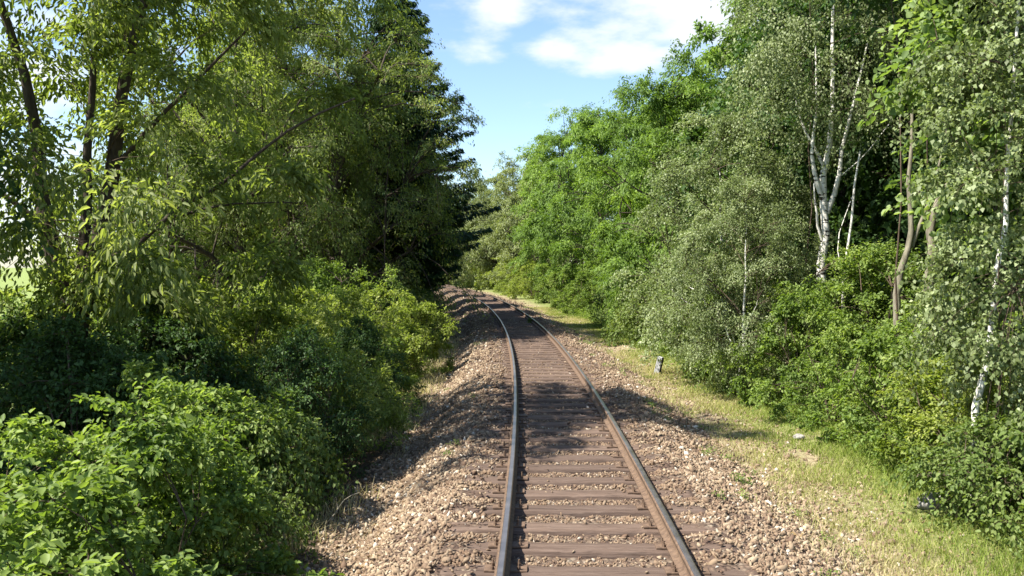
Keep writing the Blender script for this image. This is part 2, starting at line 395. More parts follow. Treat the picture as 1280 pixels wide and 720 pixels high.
r = bmesh.ops.create_cone(bm, cap_ends=True, segments=8, radius1=.009, radius2=.007, depth=.03)
bmesh.ops.translate(bm, verts=r['verts'], vec=(0, 0, .028))
bolt_me = bm_mesh('coach_screw', bm, RM)
random.seed(3)
ns = int(128/SP)
for k in range(4, ns):
    y = (k+.5)*SP
    t = float((c_of(y+.1)-c_of(y-.1))/.2)
    detail = y < 32
    o = bpy.data.objects.new('wooden_sleeper', sl_meshes[k % 6]); sc.collection.objects.link(o)
    o.location = (float(c_of(y))+random.uniform(-.03, .03), y+random.uniform(-.012, .012), -.180+random.uniform(-.006, .004))
    o.rotation_euler = (0, 0, -t*.0+math.atan(t)*-1+random.uniform(-.01, .01)+(math.pi if random.random() < .5 else 0))
    tag(o, 'weathered dark brown wooden sleeper laid across under both rails', 'sleeper', 'wooden sleepers under the rails')
    if detail:
        s = -1 if abs(o.rotation_euler[2]) > 1.5 else 1
        for so in (-.7525, .7525):
            p = bpy.data.objects.new('tie_plate', plate_me); sc.collection.objects.link(p); p.parent = o; p.location = (so, 0, .0085)
            if y < 14:
                for sx in (-.11, .11):
                    for sy in (-.045, .045):
                        q = bpy.data.objects.new('coach_screw', bolt_me); sc.collection.objects.link(q); q.parent = p; q.location = (sx, sy, .02)

# ---------------------------------------------------------------- plants: tubes and leaves
def tubes(paths, radii, sides=6):
    """paths: list of (k,3) arrays; radii: list of (k,)"""
    Vs, Fs, base = [], [], 0
    for P, R in zip(paths, radii):
        P = np.asarray(P, float); k = len(P)
        T = np.gradient(P, axis=0); T /= np.linalg.norm(T, axis=1)[:, None]+1e-9
        ref = np.array([1., 0, 0]) if abs(T[0, 0]) < .8 else np.array([0, 1., 0])
        U = np.cross(T, ref); U /= np.linalg.norm(U, axis=1)[:, None]+1e-9; W = np.cross(T, U)
        sd_ = sides if R[0] > .03 else 4 if R[0] > .012 else 3
        a = np.linspace(0, 2*np.pi, sd_, endpoint=False)
        ring = P[:, None] + (U[:, None]*np.cos(a)[None, :, None] + W[:, None]*np.sin(a)[None, :, None])*np.asarray(R)[:, None, None]
        i = np.arange(k*sd_).reshape(k, sd_)+base; j = np.roll(i, -1, axis=1)
        Vs.append(ring.reshape(-1, 3)); Fs.append(np.stack([i[:-1], j[:-1], j[1:], i[1:]], -1).reshape(-1, 4)); base += k*sd_
    return np.concatenate(Vs), np.concatenate(Fs)
def leaf_mesh(name, P, D, Nn, S, asp, rnd, clump, m, fold=.18, round_leaf=False):
    """kite leaves folded along the midrib; P base points, D long axis, Nn rough normal"""
    D = D/(np.linalg.norm(D, axis=1)[:, None]+1e-9)
    W = np.cross(D, Nn); W /= np.linalg.norm(W, axis=1)[:, None]+1e-9
    U = np.cross(W, D)
    S = S[:, None]
    v0 = P; v2 = P + D*S - U*S*.12
    mid = P + D*S*.45
    v1 = mid + W*S*asp*.5 + U*S*fold; v3 = mid - W*S*asp*.5 + U*S*fold
    n = len(P)
    if round_leaf:                                   # pointed oval blade: two halves folded on the midrib
        lo = P + D*S*.28; hi = P + D*S*.66
        a1 = lo + W*S*asp*.46 + U*S*fold*.8; a2 = hi + W*S*asp*.38 + U*S*fold*.6
        b1 = lo - W*S*asp*.46 + U*S*fold*.8; b2 = hi - W*S*asp*.38 + U*S*fold*.6
        V = np.stack([v0, a1, a2, v2, b2, b1], 1).reshape(-1, 3); i = np.arange(n)*6
        F = np.concatenate([np.stack([i, i+1, i+2, i+3], -1), np.stack([i+3, i+4, i+5, i], -1)])
        return mesh_from(name, V, [F], m, {'rnd': np.repeat(rnd, 6), 'clump': np.repeat(clump, 6)})
    V = np.stack([v0, v1, v2, v3], 1).reshape(-1, 3)
    F = np.arange(n*4).reshape(n, 4)
    return mesh_from(name, V, [F], m, {'rnd': np.repeat(rnd, 4), 'clump': np.repeat(clump, 4)})
def env_round(t): return np.sqrt(np.clip(np.sin(np.pi*np.clip(t, 0, 1)**.75), 0, 1))
def env_dome(t): return np.sqrt(np.clip(1-np.clip(t, 0, 1)**2.2, 0, 1))*np.interp(t, [0, .15, 1], [.8, 1, 1])
def env_cone(t): return np.clip(1-t, 0, 1)**.8*np.interp(t, [0, .08, 1], [.8, 1, 1])
def env_col(t): return np.interp(t, [0, .12, .5, .8, 1], [.5, .9, 1, .7, .15])
def plant(name, seed, H, base, R, tr, nclump, crad, nleaf, leaf, asp=.55, env=env_round, droop=.25, kind='bush', bark=BARK, stems=None, nlimb=8,
          outer=.45, flat=.75, sag=0., up=.5, twigs=True, lean=(0, 0), lumps=.32, ldir=.5):
    """returns (wood mesh, leaf mesh). stems=None: one trunk; stems=n: n stems from the ground"""
    rs = np.random.default_rng(seed)
    paths, radii = [], []
    # crown clumps
    t = rs.beta(1.15, 1.15, nclump); th = rs.uniform(0, 2*np.pi, nclump)
    lump = 1 + lumps*(vnoise(np.cos(th)*1.6+5+seed, np.sin(th)*1.6+t*4, 11)-.5)*2
    r = R*env(t)*lump*rs.random(nclump)**outer
    C = np.stack([r*np.cos(th)+lean[0]*t, r*np.sin(th)+lean[1]*t, base + t*(H-base)*(1+.12*(vnoise(np.cos(th)*1.2+seed, np.sin(th)*1.2, 12)-.5)*2) - sag*r/R], -1)
    # wood
    if stems is None:
        k = 9; zz = np.linspace(-.15, H*.9, k)
        wob = np.cumsum(rs.normal(0, H*.012, (k, 2)), axis=0); wob[:2] = 0
        tp = np.c_[wob[:, 0]+lean[0]*np.clip((zz-base)/(H-base), 0, 1), wob[:, 1]+lean[1]*np.clip((zz-base)/(H-base), 0, 1), zz]
        rr = tr*np.interp(zz/H, [-.02, .02, .1, .5, .9], [1.5, 1.15, 1, .55, .08])
        paths.append(tp); radii.append(rr)
        limb_end = []
        for i in range(nlimb):
            z0 = rs.uniform(max(base*.75, H*.12), H*.7); p0 = np.array([np.interp(z0, zz, tp[:, 0]), np.interp(z0, zz, tp[:, 1]), z0])
            a = i*2.4+rs.uniform(-.4, .4); L_ = R*rs.uniform(.5, .8)*max(.35, float(env(np.array([(z0-base)/(H-base)+.1]))[0]))
            s = np.linspace(0, 1, 6)[:, None]
            dirv = np.array([np.cos(a), np.sin(a), 0])
            p = p0 + dirv*L_*s + np.array([0, 0, 1])*(L_*up*1.6*s - L_*.25*s*s)
            p += rs.normal(0, .05*L_, p.shape)*s
            r0 = np.interp(z0, zz, rr)*.55
            paths.append(p); radii.append(np.linspace(r0, r0*.35, 6)); limb_end.append(p[2:])
        limb_pts = np.concatenate(limb_end+[tp[4:]])
        lr = tr*.16
    else:
        limb_end = []
        for i in range(stems):
            a = i*2.4+rs.uniform(-.4, .4); s = np.linspace(0, 1, 6)[:, None]
            p = np.array([np.cos(a)*.08*R, np.sin(a)*.08*R, -.1]) + np.array([np.cos(a)*R*rs.uniform(.15, .7), np.sin(a)*R*rs.uniform(.15, .7), 0])*s**1.3 + np.array([0, 0, 1])*H*rs.uniform(.6, .85)*s
            p += rs.normal(0, .03*R, p.shape)*s
            paths.append(p); radii.append(np.linspace(tr, tr*.3, 6)); limb_end.append(p[1:])
        limb_pts = np.concatenate(limb_end); lr = tr*.4
    lr = max(lr, .006)
    for c in C:
        d = np.linalg.norm((limb_pts-c)*np.array([1, 1, 1.0]), axis=1) + np.where(limb_pts[:, 2] > c[2], .5*R, 0)
        q = limb_pts[np.argmin(d)]; s = np.linspace(0, 1, 4)[:, None]
        p = q + (c-q)*s + np.array([0, 0, 1])*np.linalg.norm(c-q)*.12*np.sin(np.pi*s)
        paths.append(p); radii.append(np.linspace(lr, lr*.35, 4))
    # twigs within the clumps
    nt_ = 9
    ctr = np.array([lean[0]*.4, lean[1]*.4, base+(H-base)*.35])
    out_ = C-ctr; out_ /= np.linalg.norm(out_, axis=1)[:, None]+1e-9
    dr = rs.normal(size=(nclump, nt_, 3)); dr /= np.linalg.norm(dr, axis=2)[:, :, None]
    dr = dr + .55*out_[:, None] + np.array([0, 0, .15]); dr[:, :, 2] *= flat
    dr /= np.linalg.norm(dr, axis=2)[:, :, None]
    tl = crad*rs.uniform(.6, 1.35, (nclump, nt_))*np.clip(rs.normal(1, .22, nclump), .5, 1.5)[:, None]
    if twigs:
        for i in range(nclump):
            for j in range(0, nt_, 2 if nclump > 120 else 1):
                s = np.linspace(0, 1, 3)[:, None]
                p = C[i] + dr[i, j]*tl[i, j]*s - np.array([0, 0, 1])*droop*tl[i, j]*s*s
                paths.append(p); radii.append(np.array([lr*.35, lr*.22, lr*.1]))
    ci = rs.integers(0, nclump, nleaf); ti = rs.integers(0, nt_, nleaf); s = rs.uniform(.1, 1, nleaf)**.75
    d_ = dr[ci, ti]; l_ = tl[ci, ti]
    P = C[ci] + d_*(l_*s)[:, None]; P[:, 2] -= droop*l_*s*s
    P += rs.normal(0, 1, P.shape)*(crad*.13*(1.1-.3*s))[:, None]*np.array([1, 1, .75])
    tang = d_.copy(); tang[:, 2] -= 2*droop*s
    D = tang*ldir + rs.normal(0, .55, P.shape); D[:, 2] -= droop*.6
    Nn = np.array([0, 0, 1.]) + .35*out_[ci] + rs.normal(0, .5, P.shape)
    S = leaf*rs.uniform(.6, 1.25, nleaf)
    P[:, 2] = np.maximum(P[:, 2], .02)
    lm = leaf_mesh(name+'_leaves', P, D, Nn, S, asp, rs.random(nleaf), rs.random(nclump)[ci], LM[kind], round_leaf=kind in ('bush', 'bramble', 'maple') or name == 'forked_crown')
    thick = [i for i, r_ in enumerate(radii) if r_[0] > .03]; thin = [i for i, r_ in enumerate(radii) if r_[0] <= .03]
    if thin: V2, F2 = tubes([paths[i] for i in thin], [radii[i] for i in thin])
    if not thin:
        V, F = tubes(paths, radii); wm = mesh_from(name+'_wood', V, [F], bark, None, True)
    elif thick:
        V, F = tubes([paths[i] for i in thick], [radii[i] for i in thick])
        wm = mesh_from(name+'_wood', np.concatenate([V, V2]), [F, F2+len(V)], bark, None, True)
        wm.materials.append(TWIG)
        wm.polygons.foreach_set('material_index', np.r_[np.zeros(len(F), np.int32), np.ones(len(F2), np.int32)])
    else: wm = mesh_from(name+'_wood', V2, [F2], TWIG, None, True)
    return wm, lm
def place(name, meshes, x, y, label, cat, group=None, s=1, sz=None, rz=0, z=None, tilt=(0, 0), names=('trunk', 'crown')):
    o = bpy.data.objects.new(name, None); sc.collection.objects.link(o)
    o.empty_display_size = .3
    o.location = (x, y, (gz(x, y) if z is None else z)); o.rotation_euler = (tilt[0], tilt[1], rz)
    o.scale = (s, s, sz if sz else s)
    tag(o, label, cat, group)
    for nm, me in zip(names, meshes): link(nm, me, o)
    return o
BN = ('stems', 'foliage')

T = {}
T['bushA'] = plant('bush_a', 11, 2.2, .12, 1.25, .02, 50, .35, 13500, .078, .6, env_dome, .3, 'bush', stems=9)
T['bushB'] = plant('bush_b', 12, 2.2, .12, 1.35, .02, 46, .36, 13000, .07, .62, env_dome, .35, 'bush', stems=9, lumps=.6)
T['bushY'] = plant('bush_y', 13, 2.4, .1, 1.4, .02, 60, .38, 17000, .08, .5, env_dome, .25, 'yellowbush', stems=10, lumps=.45)
T['bramble'] = plant('bramble', 14, 1.4, .08, 1.3, .012, 70, .4, 12000, .065, .7, env_dome, .6, 'bramble', stems=10, lumps=.4)
T['hazel'] = plant('hazel', 15, 4.4, .25, 2.2, .035, 130, .5, 26000, .085, .7, env_dome, .25, 'bush', stems=9, lumps=.4)
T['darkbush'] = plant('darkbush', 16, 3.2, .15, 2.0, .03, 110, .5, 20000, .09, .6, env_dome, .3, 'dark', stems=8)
T['fluff'] = plant('fluff', 17, 1.8, .08, 1.3, .01, 55, .36, 16000, .085, .28, env_dome, .15, 'yellowbush', stems=12, ldir=1.2, lumps=.3)
T['sapling'] = plant('sapling', 18, 3.2, .5, .5, .02, 26, .26, 2600, .06, .55, env_col, .15, 'bush', nlimb=4)
T['herb'] = plant('herb', 19, .9, .04, .9, .006, 50, .26, 8000, .06, .4, env_dome, .2, 'robinia', stems=14)
T['willow'] = plant('willow', 21, 13, 3.0, 5.4, .24, 190, 1.0, 85000, .13, .34, env_round, .6, 'willow', nlimb=12, outer=.5, lumps=.4, up=.7, ldir=.9)
T['willow2'] = plant('willow2', 22, 15, 1.2, 4.6, .25, 260, .95, 100000, .13, .36, env_col, .55, 'willow', nlimb=12, outer=.45, lumps=.35, up=.7, ldir=.9)
T['birch'] = plant('birch', 31, 13, 5.0, 2.9, .13, 190, .75, 60000, .065, .75, env_round, .85, 'birch', bark=BIRCH, nlimb=12, up=1.1, lumps=.3)
T['birchlow'] = plant('birchlow', 32, 6.6, .6, 2.6, .07, 190, .55, 60000, .062, .75, env_round, .55, 'birch', bark=BIRCH, nlimb=12, up=.7, lumps=.35)
T['robinia'] = plant('robinia', 41, 15, 1.5, 5.2, .25, 115, 1.2, 62000, .24, .32, env_col, .35, 'robinia', nlimb=12, flat=.45, up=.5, lumps=.4, ldir=1.1, twigs=False)
T['robinia2'] = plant('robinia2', 42, 14, 1.0, 5.0, .25, 105, 1.2, 56000, .25, .36, env_round, .4, 'robinia', nlimb=12, flat=.45, up=.5, lumps=.45, ldir=1.1, twigs=False)
T['maple'] = plant('maple', 51, 10.5, 2.4, 3.6, .12, 200, .7, 42000, .13, .8, env_round, .35, 'maple', bark=BARK_L, nlimb=12, outer=.5, lumps=.4)
T['grey'] = plant('grey', 61, 14, .6, 5.5, .25, 150, 1.2, 50000, .26, .35, env_col, .4, 'grey', nlimb=10, lumps=.35, twigs=False)
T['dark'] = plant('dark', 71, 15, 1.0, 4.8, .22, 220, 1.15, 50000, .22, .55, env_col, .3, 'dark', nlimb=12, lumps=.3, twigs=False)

# spruce: whorls of drooping boughs hung with needle sprays
def spruce(name, seed, H, R, nlev=34):
    rs = np.random.default_rng(seed)
    paths = [np.c_[np.cumsum(rs.normal(0, .02, 10)), np.cumsum(rs.normal(0, .02, 10)), np.linspace(-.1, H, 10)]]; radii = [np.linspace(.2, .02, 10)]
    P, D, Cl = [], [], []
    for i in range(nlev):
        t = i/nlev; z = 2.9 + (H-3.0)*t
        Lb = R*(1-t)**.6*np.interp(t, [0, .2], [.4, 1])*rs.uniform(.85, 1.15)+.15
        nb = int(9-3*t)
        for j in range(nb):
            a = j*2*np.pi/nb + i*1.1 + rs.uniform(-.25, .25); L_ = Lb*rs.uniform(.7, 1.12)
            s = np.linspace(0, 1, 6)
            p = np.c_[np.cos(a)*L_*s, np.sin(a)*L_*s, z + rs.uniform(-.1, .1) - L_*.30*s + L_*.24*s**2.5]
            paths.append(p); radii.append(np.linspace(.03*(1-t)+.008, .005, 6))
            n = int(420*L_/R)+50
            ss = rs.uniform(.12, 1, n)**.8
            q = np.stack([np.interp(ss, s, p[:, k]) for k in range(3)], -1)
            lat = rs.uniform(-1, 1, n)*(.30*L_*(1-ss)+.12)
            perp = np.array([-np.sin(a), np.cos(a), 0])
            q += perp*lat[:, None]; q[:, 2] -= np.abs(lat)*.35 + rs.uniform(0, .16, n)
            P.append(q); D.append(np.c_[np.cos(a)+perp[0]*np.sign(lat)*.8+rs.normal(0, .3, n), np.sin(a)+perp[1]*np.sign(lat)*.8+rs.normal(0, .3, n), -.45+rs.normal(0, .25, n)])
            Cl.append(np.full(n, rs.random()))
    P = np.concatenate(P); D = np.concatenate(D); n = len(P)
    lm = leaf_mesh(name+'_needles', P, D, np.array([0, 0, 1.])+rs.normal(0, .5, P.shape), rs.uniform(.16, .32, n), .3, rs.random(n), np.concatenate(Cl), LM['needle'])
    V, F = tubes(paths, radii)
    return mesh_from(name+'_wood', V, [F], BARK, None, True), lm
T['spruce'] = spruce('spruce', 5, 15.8, 4.1, 38)

def wood_obj(name, paths, radii, m, parent=None, sides=8):
    V, F = tubes([np.array(p, float) for p in paths], [np.array(r, float) for r in radii], sides)
    return link(name, mesh_from(name, V, [F], m, None, True), parent)
# ---------------------------------------------------------------- left side trees
# forked willow: its own heavy forked trunk under the shared crown
def trail(pts, n=8):
    pts = np.array(pts, float); t = np.linspace(0, len(pts)-1, n)
    p = np.stack([np.interp(t, range(len(pts)), pts[:, k]) for k in range(3)], -1)
    q = p.copy(); q[1:-1] = (p[:-2]+2*p[1:-1]+p[2:])/4                      # soften the corners, then a little natural crookedness
    L_ = np.linalg.norm(pts[-1]-pts[0]); rs = np.random.default_rng(int(abs(pts).sum()*100))
    q[1:] += rs.normal(0, .0035*L_, (n-1, 3))
    return q
xw, yw = px2x(92, 13.5), 13.5
fw = place('forked_willow', (), xw, yw, 'forked tree at far left with thick dark trunk rising behind the bushes', 'tree')
wood_obj('trunk', [trail([(0, 0, -.2), (.02, 0, 1.2), (-.05, 0, 2.3), (.0, 0, 2.8)]),
                   trail([(0, 0, 2.6), (-.35, .1, 3.4), (-.6, .1, 4.6), (-.55, .2, 5.6), (-1.0, .2, 7.2), (-1.6, 0, 9)]),
                   trail([(0, 0, 2.6), (.35, 0, 3.4), (.55, -.1, 4.8), (.95, -.2, 6.2), (1.2, -.3, 8), (1.9, 0, 10)]),
                   trail([(.1, 0, 2.5), (.05, .3, 4), (.05, .5, 6), (.2, .5, 8.5)]),
                   trail([(.4, 0, 3.7), (1.1, -.2, 3.8), (1.7, -.3, 4.5), (2.5, -.4, 4.75), (3.3, -.3, 5.6), (4.4, 0, 6.2)], 12),
                   trail([(1.6, -.3, 4.3), (2.6, -.7, 4.5), (3.7, -.8, 4.5)]),
                   trail([(.6, -.1, 5.0), (1.8, -.4, 6.1), (3.0, -.5, 7.2)]),
                   trail([(-.45, .1, 4.2), (-1.3, -.2, 4.9), (-2.2, -.3, 5.3)])],
         [np.interp(np.linspace(0, 1, 8), [0, .3, 1], [.36, .24, .25]), np.linspace(.17, .04, 8), np.linspace(.17, .04, 8), np.linspace(.12, .03, 8),
          np.linspace(.05, .015, 12), np.linspace(.025, .008, 8), np.linspace(.045, .015, 8), np.linspace(.05, .012, 8)], BARK, fw)
_w, lw = plant('forked_crown', 23, 12, 2.7, 3.9, .02, 130, .9, 66000, .125, .38, env_round, .5, 'willow', nlimb=10, outer=.5, lumps=.45, up=.7, ldir=.9, lean=(1.9, -.6))
link('crown', lw, fw); link('branches', _w, fw)

place('willow_tree', T['willow2'], px2x(320, 30), 30, 'tall narrow leaved tree, dark olive and dense, left of the track', 'tree', s=1.0, rz=1)
place('willow_tree', T['willow2'], px2x(428, 33), 33, 'tall leafy tree overhanging toward the sky gap, in front of the spruce', 'tree', s=1.0, rz=2.2)
place('willow_tree', T['willow'], px2x(215, 31), 31, 'airy crowned tree behind the forked trunk at far left', 'tree', s=.7, rz=4)
place('dark_tree', T['dark'], -9.5, 9.2, 'unseen dense dark tree added past the left edge to shade the ballast', 'tree', s=.62, rz=1.2)  # added out of view to throw shadow on the left ballast edge
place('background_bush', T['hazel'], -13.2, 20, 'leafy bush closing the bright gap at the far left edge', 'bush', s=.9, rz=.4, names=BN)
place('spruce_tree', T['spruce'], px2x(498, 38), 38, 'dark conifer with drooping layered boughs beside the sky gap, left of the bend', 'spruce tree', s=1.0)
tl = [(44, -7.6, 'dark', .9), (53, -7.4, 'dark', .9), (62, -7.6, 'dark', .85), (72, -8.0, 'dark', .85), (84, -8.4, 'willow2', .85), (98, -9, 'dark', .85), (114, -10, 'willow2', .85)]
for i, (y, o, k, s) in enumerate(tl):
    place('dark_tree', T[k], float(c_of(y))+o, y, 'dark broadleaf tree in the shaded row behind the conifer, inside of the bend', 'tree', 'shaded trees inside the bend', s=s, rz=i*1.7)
for i, (x, y, k, s) in enumerate([(-13, 40, 'dark', .9), (-13, 48, 'dark', .9), (-17, 60, 'dark', 1), (-10.5, 38, 'willow2', 1)]):
    place('broadleaf_tree', T[k], x, y, 'broadleaf tree standing in the second row left of the track', 'tree', 'second row trees left of the track', s=s, rz=i*2.1)

# ---------------------------------------------------------------- left side bushes
LB = [
 (5.2, 20, 'bushA', 1.0, .8, 'bright leafy bush in the bottom left corner nearest the camera'),
 (7.0, 55, 'bushB', .95, .85, 'sunlit leafy bush at lower left edge, behind the nearest corner bush'),
 (7.4, 185, 'bushA', .9, .86, 'bright rounded leafy bush with a lit top, left foreground by the ballast'),
 (8.6, 290, 'bramble', .62, .75, 'low brownish bramble spilling toward the ballast edge at lower left'),
 (10.0, 190, 'bushB', .95, .92, 'pale tipped bush just behind the bright foreground bush'),
 (10.6, 310, 'bramble', .9, 1.0, 'arching bramble with long leafy shoots reaching toward the track'),
 (10.5, 90, 'darkbush', .75, .75, 'dark shaded bush at left edge below the forked tree'),
 (13.5, 40, 'darkbush', .9, .85, 'dark bush at far left under the forked tree trunk'),
 (13.2, 200, 'darkbush', .85, .8, 'shaded dark bush right of the forked trunk'),
 (13.8, 405, 'fluff', 1.0, 1.0, 'soft fine leaved mound in shade beside the left ballast shoulder'),
 (12.3, 372, 'darkbush', .5, .62, 'small dark bush in shade at the foot of the left ballast shoulder'),
 (16.6, 448, 'darkbush', .5, .6, 'low dark bush where the left bushes step back from the ballast'),
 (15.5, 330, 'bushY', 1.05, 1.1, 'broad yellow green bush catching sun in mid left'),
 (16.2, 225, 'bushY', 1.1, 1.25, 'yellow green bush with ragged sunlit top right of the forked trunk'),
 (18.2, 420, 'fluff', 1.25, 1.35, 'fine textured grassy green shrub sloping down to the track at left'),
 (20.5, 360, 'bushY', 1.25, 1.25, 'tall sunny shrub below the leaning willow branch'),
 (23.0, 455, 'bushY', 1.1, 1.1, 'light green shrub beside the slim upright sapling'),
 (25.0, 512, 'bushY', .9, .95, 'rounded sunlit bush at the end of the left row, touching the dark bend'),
 (26.0, 400, 'hazel', .85, .85, 'tall leafy shrub rising behind the yellow green bushes at left'),
]
for i, (d, px, k, s, sz, lab) in enumerate(LB):
    place('leafy_bush' if k != 'bramble' else 'bramble', T[k], px2x(px, d), d, lab, 'bush', None, s, sz, rz=i*1.9, names=BN)
place('sapling', T['sapling'], px2x(490, 24), 24, 'slim upright sapling poking above the sunny bushes at left', 'sapling', s=.95, names=('stem', 'foliage'))
for i, (y, o, k, s) in enumerate([(31, -5.0, 'darkbush', .8), (36, -5.4, 'bushB', 1.2), (42, -5.7, 'darkbush', .85), (49, -5.8, 'darkbush', .9), (57, -5.9, 'darkbush', .9), (66, -6.0, 'darkbush', 1), (76, -6.0, 'bushB', 1.4), (87, -6.2, 'darkbush', 1), (99, -6.4, 'bushB', 1.5), (112, -6.6, 'bushA', 1.6)]):
    place('shaded_bush', T[k], float(c_of(y))+o, y, 'shaded bush lining the inner side of the bend past the sunny bushes', 'bush', 'shaded bushes along the inner bend', s, rz=i*1.3, names=BN)
for i, (x, y) in enumerate([(-9.5, 10), (-9, 17.5), (-12, 14), (-7.6, 20.5)]):
    place('background_bush', T['hazel'], x, y, 'leafy bush in the thicket far left behind the dark shaded bushes', 'bush', 'thicket bushes at far left', .8, .6, rz=i*1.3, names=BN)

# ---------------------------------------------------------------- right side trees, near to far
BI = place('birch_tree', (), px2x(1030, 20), 20, 'white stemmed birch with several upright forks and a tall pale crown', 'birch tree')
wood_obj('trunk', [trail([(0, 0, -.3), (-.05, 0, 1.5), (-.02, 0, 3.0), (.02, 0, 4.0), (.0, .05, 5.0), (.12, .05, 6.3), (.2, .1, 8), (.15, .1, 11)], 12),
                   trail([(.03, 0, 4.2), (-.3, -.1, 4.9), (-.38, -.1, 5.5), (-.2, -.1, 6.3), (-.25, 0, 8)], 8),
                   trail([(.05, 0, 4.0), (.35, .05, 4.8), (.42, .05, 5.8), (.75, .1, 6.8), (1.1, .1, 8.5)], 8),
                   trail([(.0, 0, 3.2), (-.22, -.1, 3.8), (-.3, -.12, 4.7)], 6),
                   trail([(.02, 0, 5.0), (-.5, 0, 5.9), (-.75, 0, 6.8)], 6),
                   trail([(.3, .05, 4.8), (.9, 0, 5.3), (1.5, 0, 6.1)], 6)],
         [np.linspace(.14, .025, 12), np.linspace(.065, .018, 8), np.linspace(.07, .018, 8), np.linspace(.045, .014, 6), np.linspace(.045, .012, 6), np.linspace(.018, .006, 6)], BIRCH, BI)
_w, lw = plant('birch_crown', 33, 12.5, 6.1, 2.3, .02, 120, .7, 46000, .065, .75, env_round, .9, 'birch', bark=BIRCH, nlimb=10, up=1.1, lumps=.3)
link('crown', lw, BI); link('branches', _w, BI)
BS = place('birch_pole', (), px2x(1050, 19), 19, 'thin leafless birch stem leaning right, beside the white birch', 'birch stem')
wood_obj('stem', [trail([(-.1, 0, -.2), (.05, 0, 2), (.22, 0, 3.6), (.42, 0, 5.3)], 8), trail([(.1, 0, 2.5), (-.1, .1, 1.9+1.4), (.35, .2, 4.4)], 6)],
         [np.linspace(.04, .022, 8), np.linspace(.016, .008, 6)], BIRCH, BS)
place('low_birch', T['birchlow'], px2x(905, 22), 22, 'low dense grey green birch standing left of the white birch trunk', 'birch tree', s=1.0)
place('low_birch', T['birchlow'], px2x(925, 19), 19, 'short pale leaved birch between the low dense birch and the white birch trunk', 'birch tree', s=.62, sz=.72, rz=2)
BT = place('forked_stem_tree', (), px2x(1125, 15), 15, 'bent pale trunk forking in a V in the dark gap at right', 'tree')
wood_obj('trunk', [trail([(0, 0, -.3), (-.08, 0, 1.6), (.02, 0, 2.5), (.22, 0, 3.1), (.14, 0, 3.8), (.17, 0, 4.6), (.2, 0, 7)], 12), trail([(.2, 0, 3.0), (.4, 0, 3.6), (.62, 0, 4.1), (.9, .1, 5.5)], 7)],
         [np.linspace(.085, .022, 12), np.linspace(.04, .014, 7)], BARK_L, BT)
BT2 = place('leaning_stem_tree', (), px2x(1160, 15.5), 15.5, 'short pale straight trunk right of the V forked trunk, bough bending right', 'tree')
wood_obj('trunk', [trail([(0, 0, -.3), (.0, 0, 2.4), (.1, 0, 3.0), (.05, 0, 3.7), (.4, 0, 4.1), (1.1, 0, 4.6)], 12)], [np.linspace(.10, .05, 12)], BARK_L, BT2)
_w, lw = plant('thin_crown', 34, 11.5, 8.0, 1.6, .02, 70, .8, 13000, .13, .7, env_round, .35, 'dark', nlimb=8, lumps=.4)
link('crown', lw, BT); link('branches', _w, BT)
_w, lw = plant('thin_crown', 35, 11, 7.8, 1.6, .02, 55, .8, 10000, .13, .7, env_round, .35, 'dark', nlimb=8, lumps=.4)
link('crown', lw, BT2); link('branches', _w, BT2)
place('maple_tree', T['maple'], px2x(1450, 12.5), 12.5, 'big leaved bright green tree overhanging from the right edge', 'tree', s=1.0, rz=.5)
place('maple_tree', T['dark'], px2x(1200, 25), 25, 'broad leaved tree in the shade behind the V forked trunk', 'tree', s=1.0, rz=2.8)  # dark leaf mesh: the shade it stands in is put into leaf colour
BR = place('birch_tree', (), px2x(1243, 10), 10, 'slender white birch stem half hidden by leaves at the right edge', 'birch tree')
wood_obj('trunk', [trail([(-.25, 0, -.2), (-.15, 0, 1.3), (-.02, 0, 2.4), (.1, 0, 3.6), (.22, 0, 5), (.4, 0, 8)], 12)], [np.linspace(.05, .010, 12)], BIRCH, BR)
_w, lw = plant('slim_birch_crown', 36, 7.6, .5, .8, .012, 120, .42, 30000, .06, .75, env_col, .7, 'birch', bark=BIRCH, nlimb=8, up=.9, lumps=.3)
link('crown', lw, BR); link('branches', _w, BR)

RT = [
 (33, 850, 'robinia', .66, 'feathery bright green tree just left of the low birch'),
 (36, 955, 'robinia2', .95, 'tall fresh green tree rising behind the white birch'),
 (44, 835, 'robinia2', .80, 'feathery tree whose crown bulges into the sky right of the gap'),
 (54, 798, 'robinia', .82, 'second bright green tree along the outer bend with a rounded top'),
 (62, 750, 'robinia2', .95, 'feathery tree fourth from the low birch along the outer bend'),
 (74, 712, 'robinia', .98, 'green tree in the middle distance beside the pale grey green trees'),
 (88, 672, 'grey', 1.02, 'grey green tree just right of the sky gap, where the bend begins to close'),
 (104, 632, 'grey', 1.05, 'pale olive tree at the outer bend, beneath the lowest sky'),
 (118, 598, 'grey', 1.08, 'hazy pale willow like tree closing the view at the bend'),
 (132, 562, 'grey', 1.05, 'distant grey green tree at the left end of the far tree line'),
]
for i, (d, px, k, s, lab) in enumerate(RT):
    place('green_tree' if k != 'grey' else 'grey_green_tree', T[k], px2x(px, d), d, lab, 'tree', None, s, rz=i*1.57)
place('spruce_tree', T['spruce'], px2x(664, 105), 105, 'small conifer tip peeking above the grey green trees', 'spruce tree', s=.75, sz=.98)
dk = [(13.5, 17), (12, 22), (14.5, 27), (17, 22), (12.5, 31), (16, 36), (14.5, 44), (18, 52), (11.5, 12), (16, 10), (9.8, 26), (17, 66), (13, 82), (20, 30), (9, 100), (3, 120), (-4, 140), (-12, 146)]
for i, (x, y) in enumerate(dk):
    place('dark_tree', T['dark'], x, y, 'dark green tree in the shaded wood behind the front row on the right', 'tree', 'dark wood behind the right hand trees', .85+.2*((i*37) % 10)/10, rz=i*1.1)

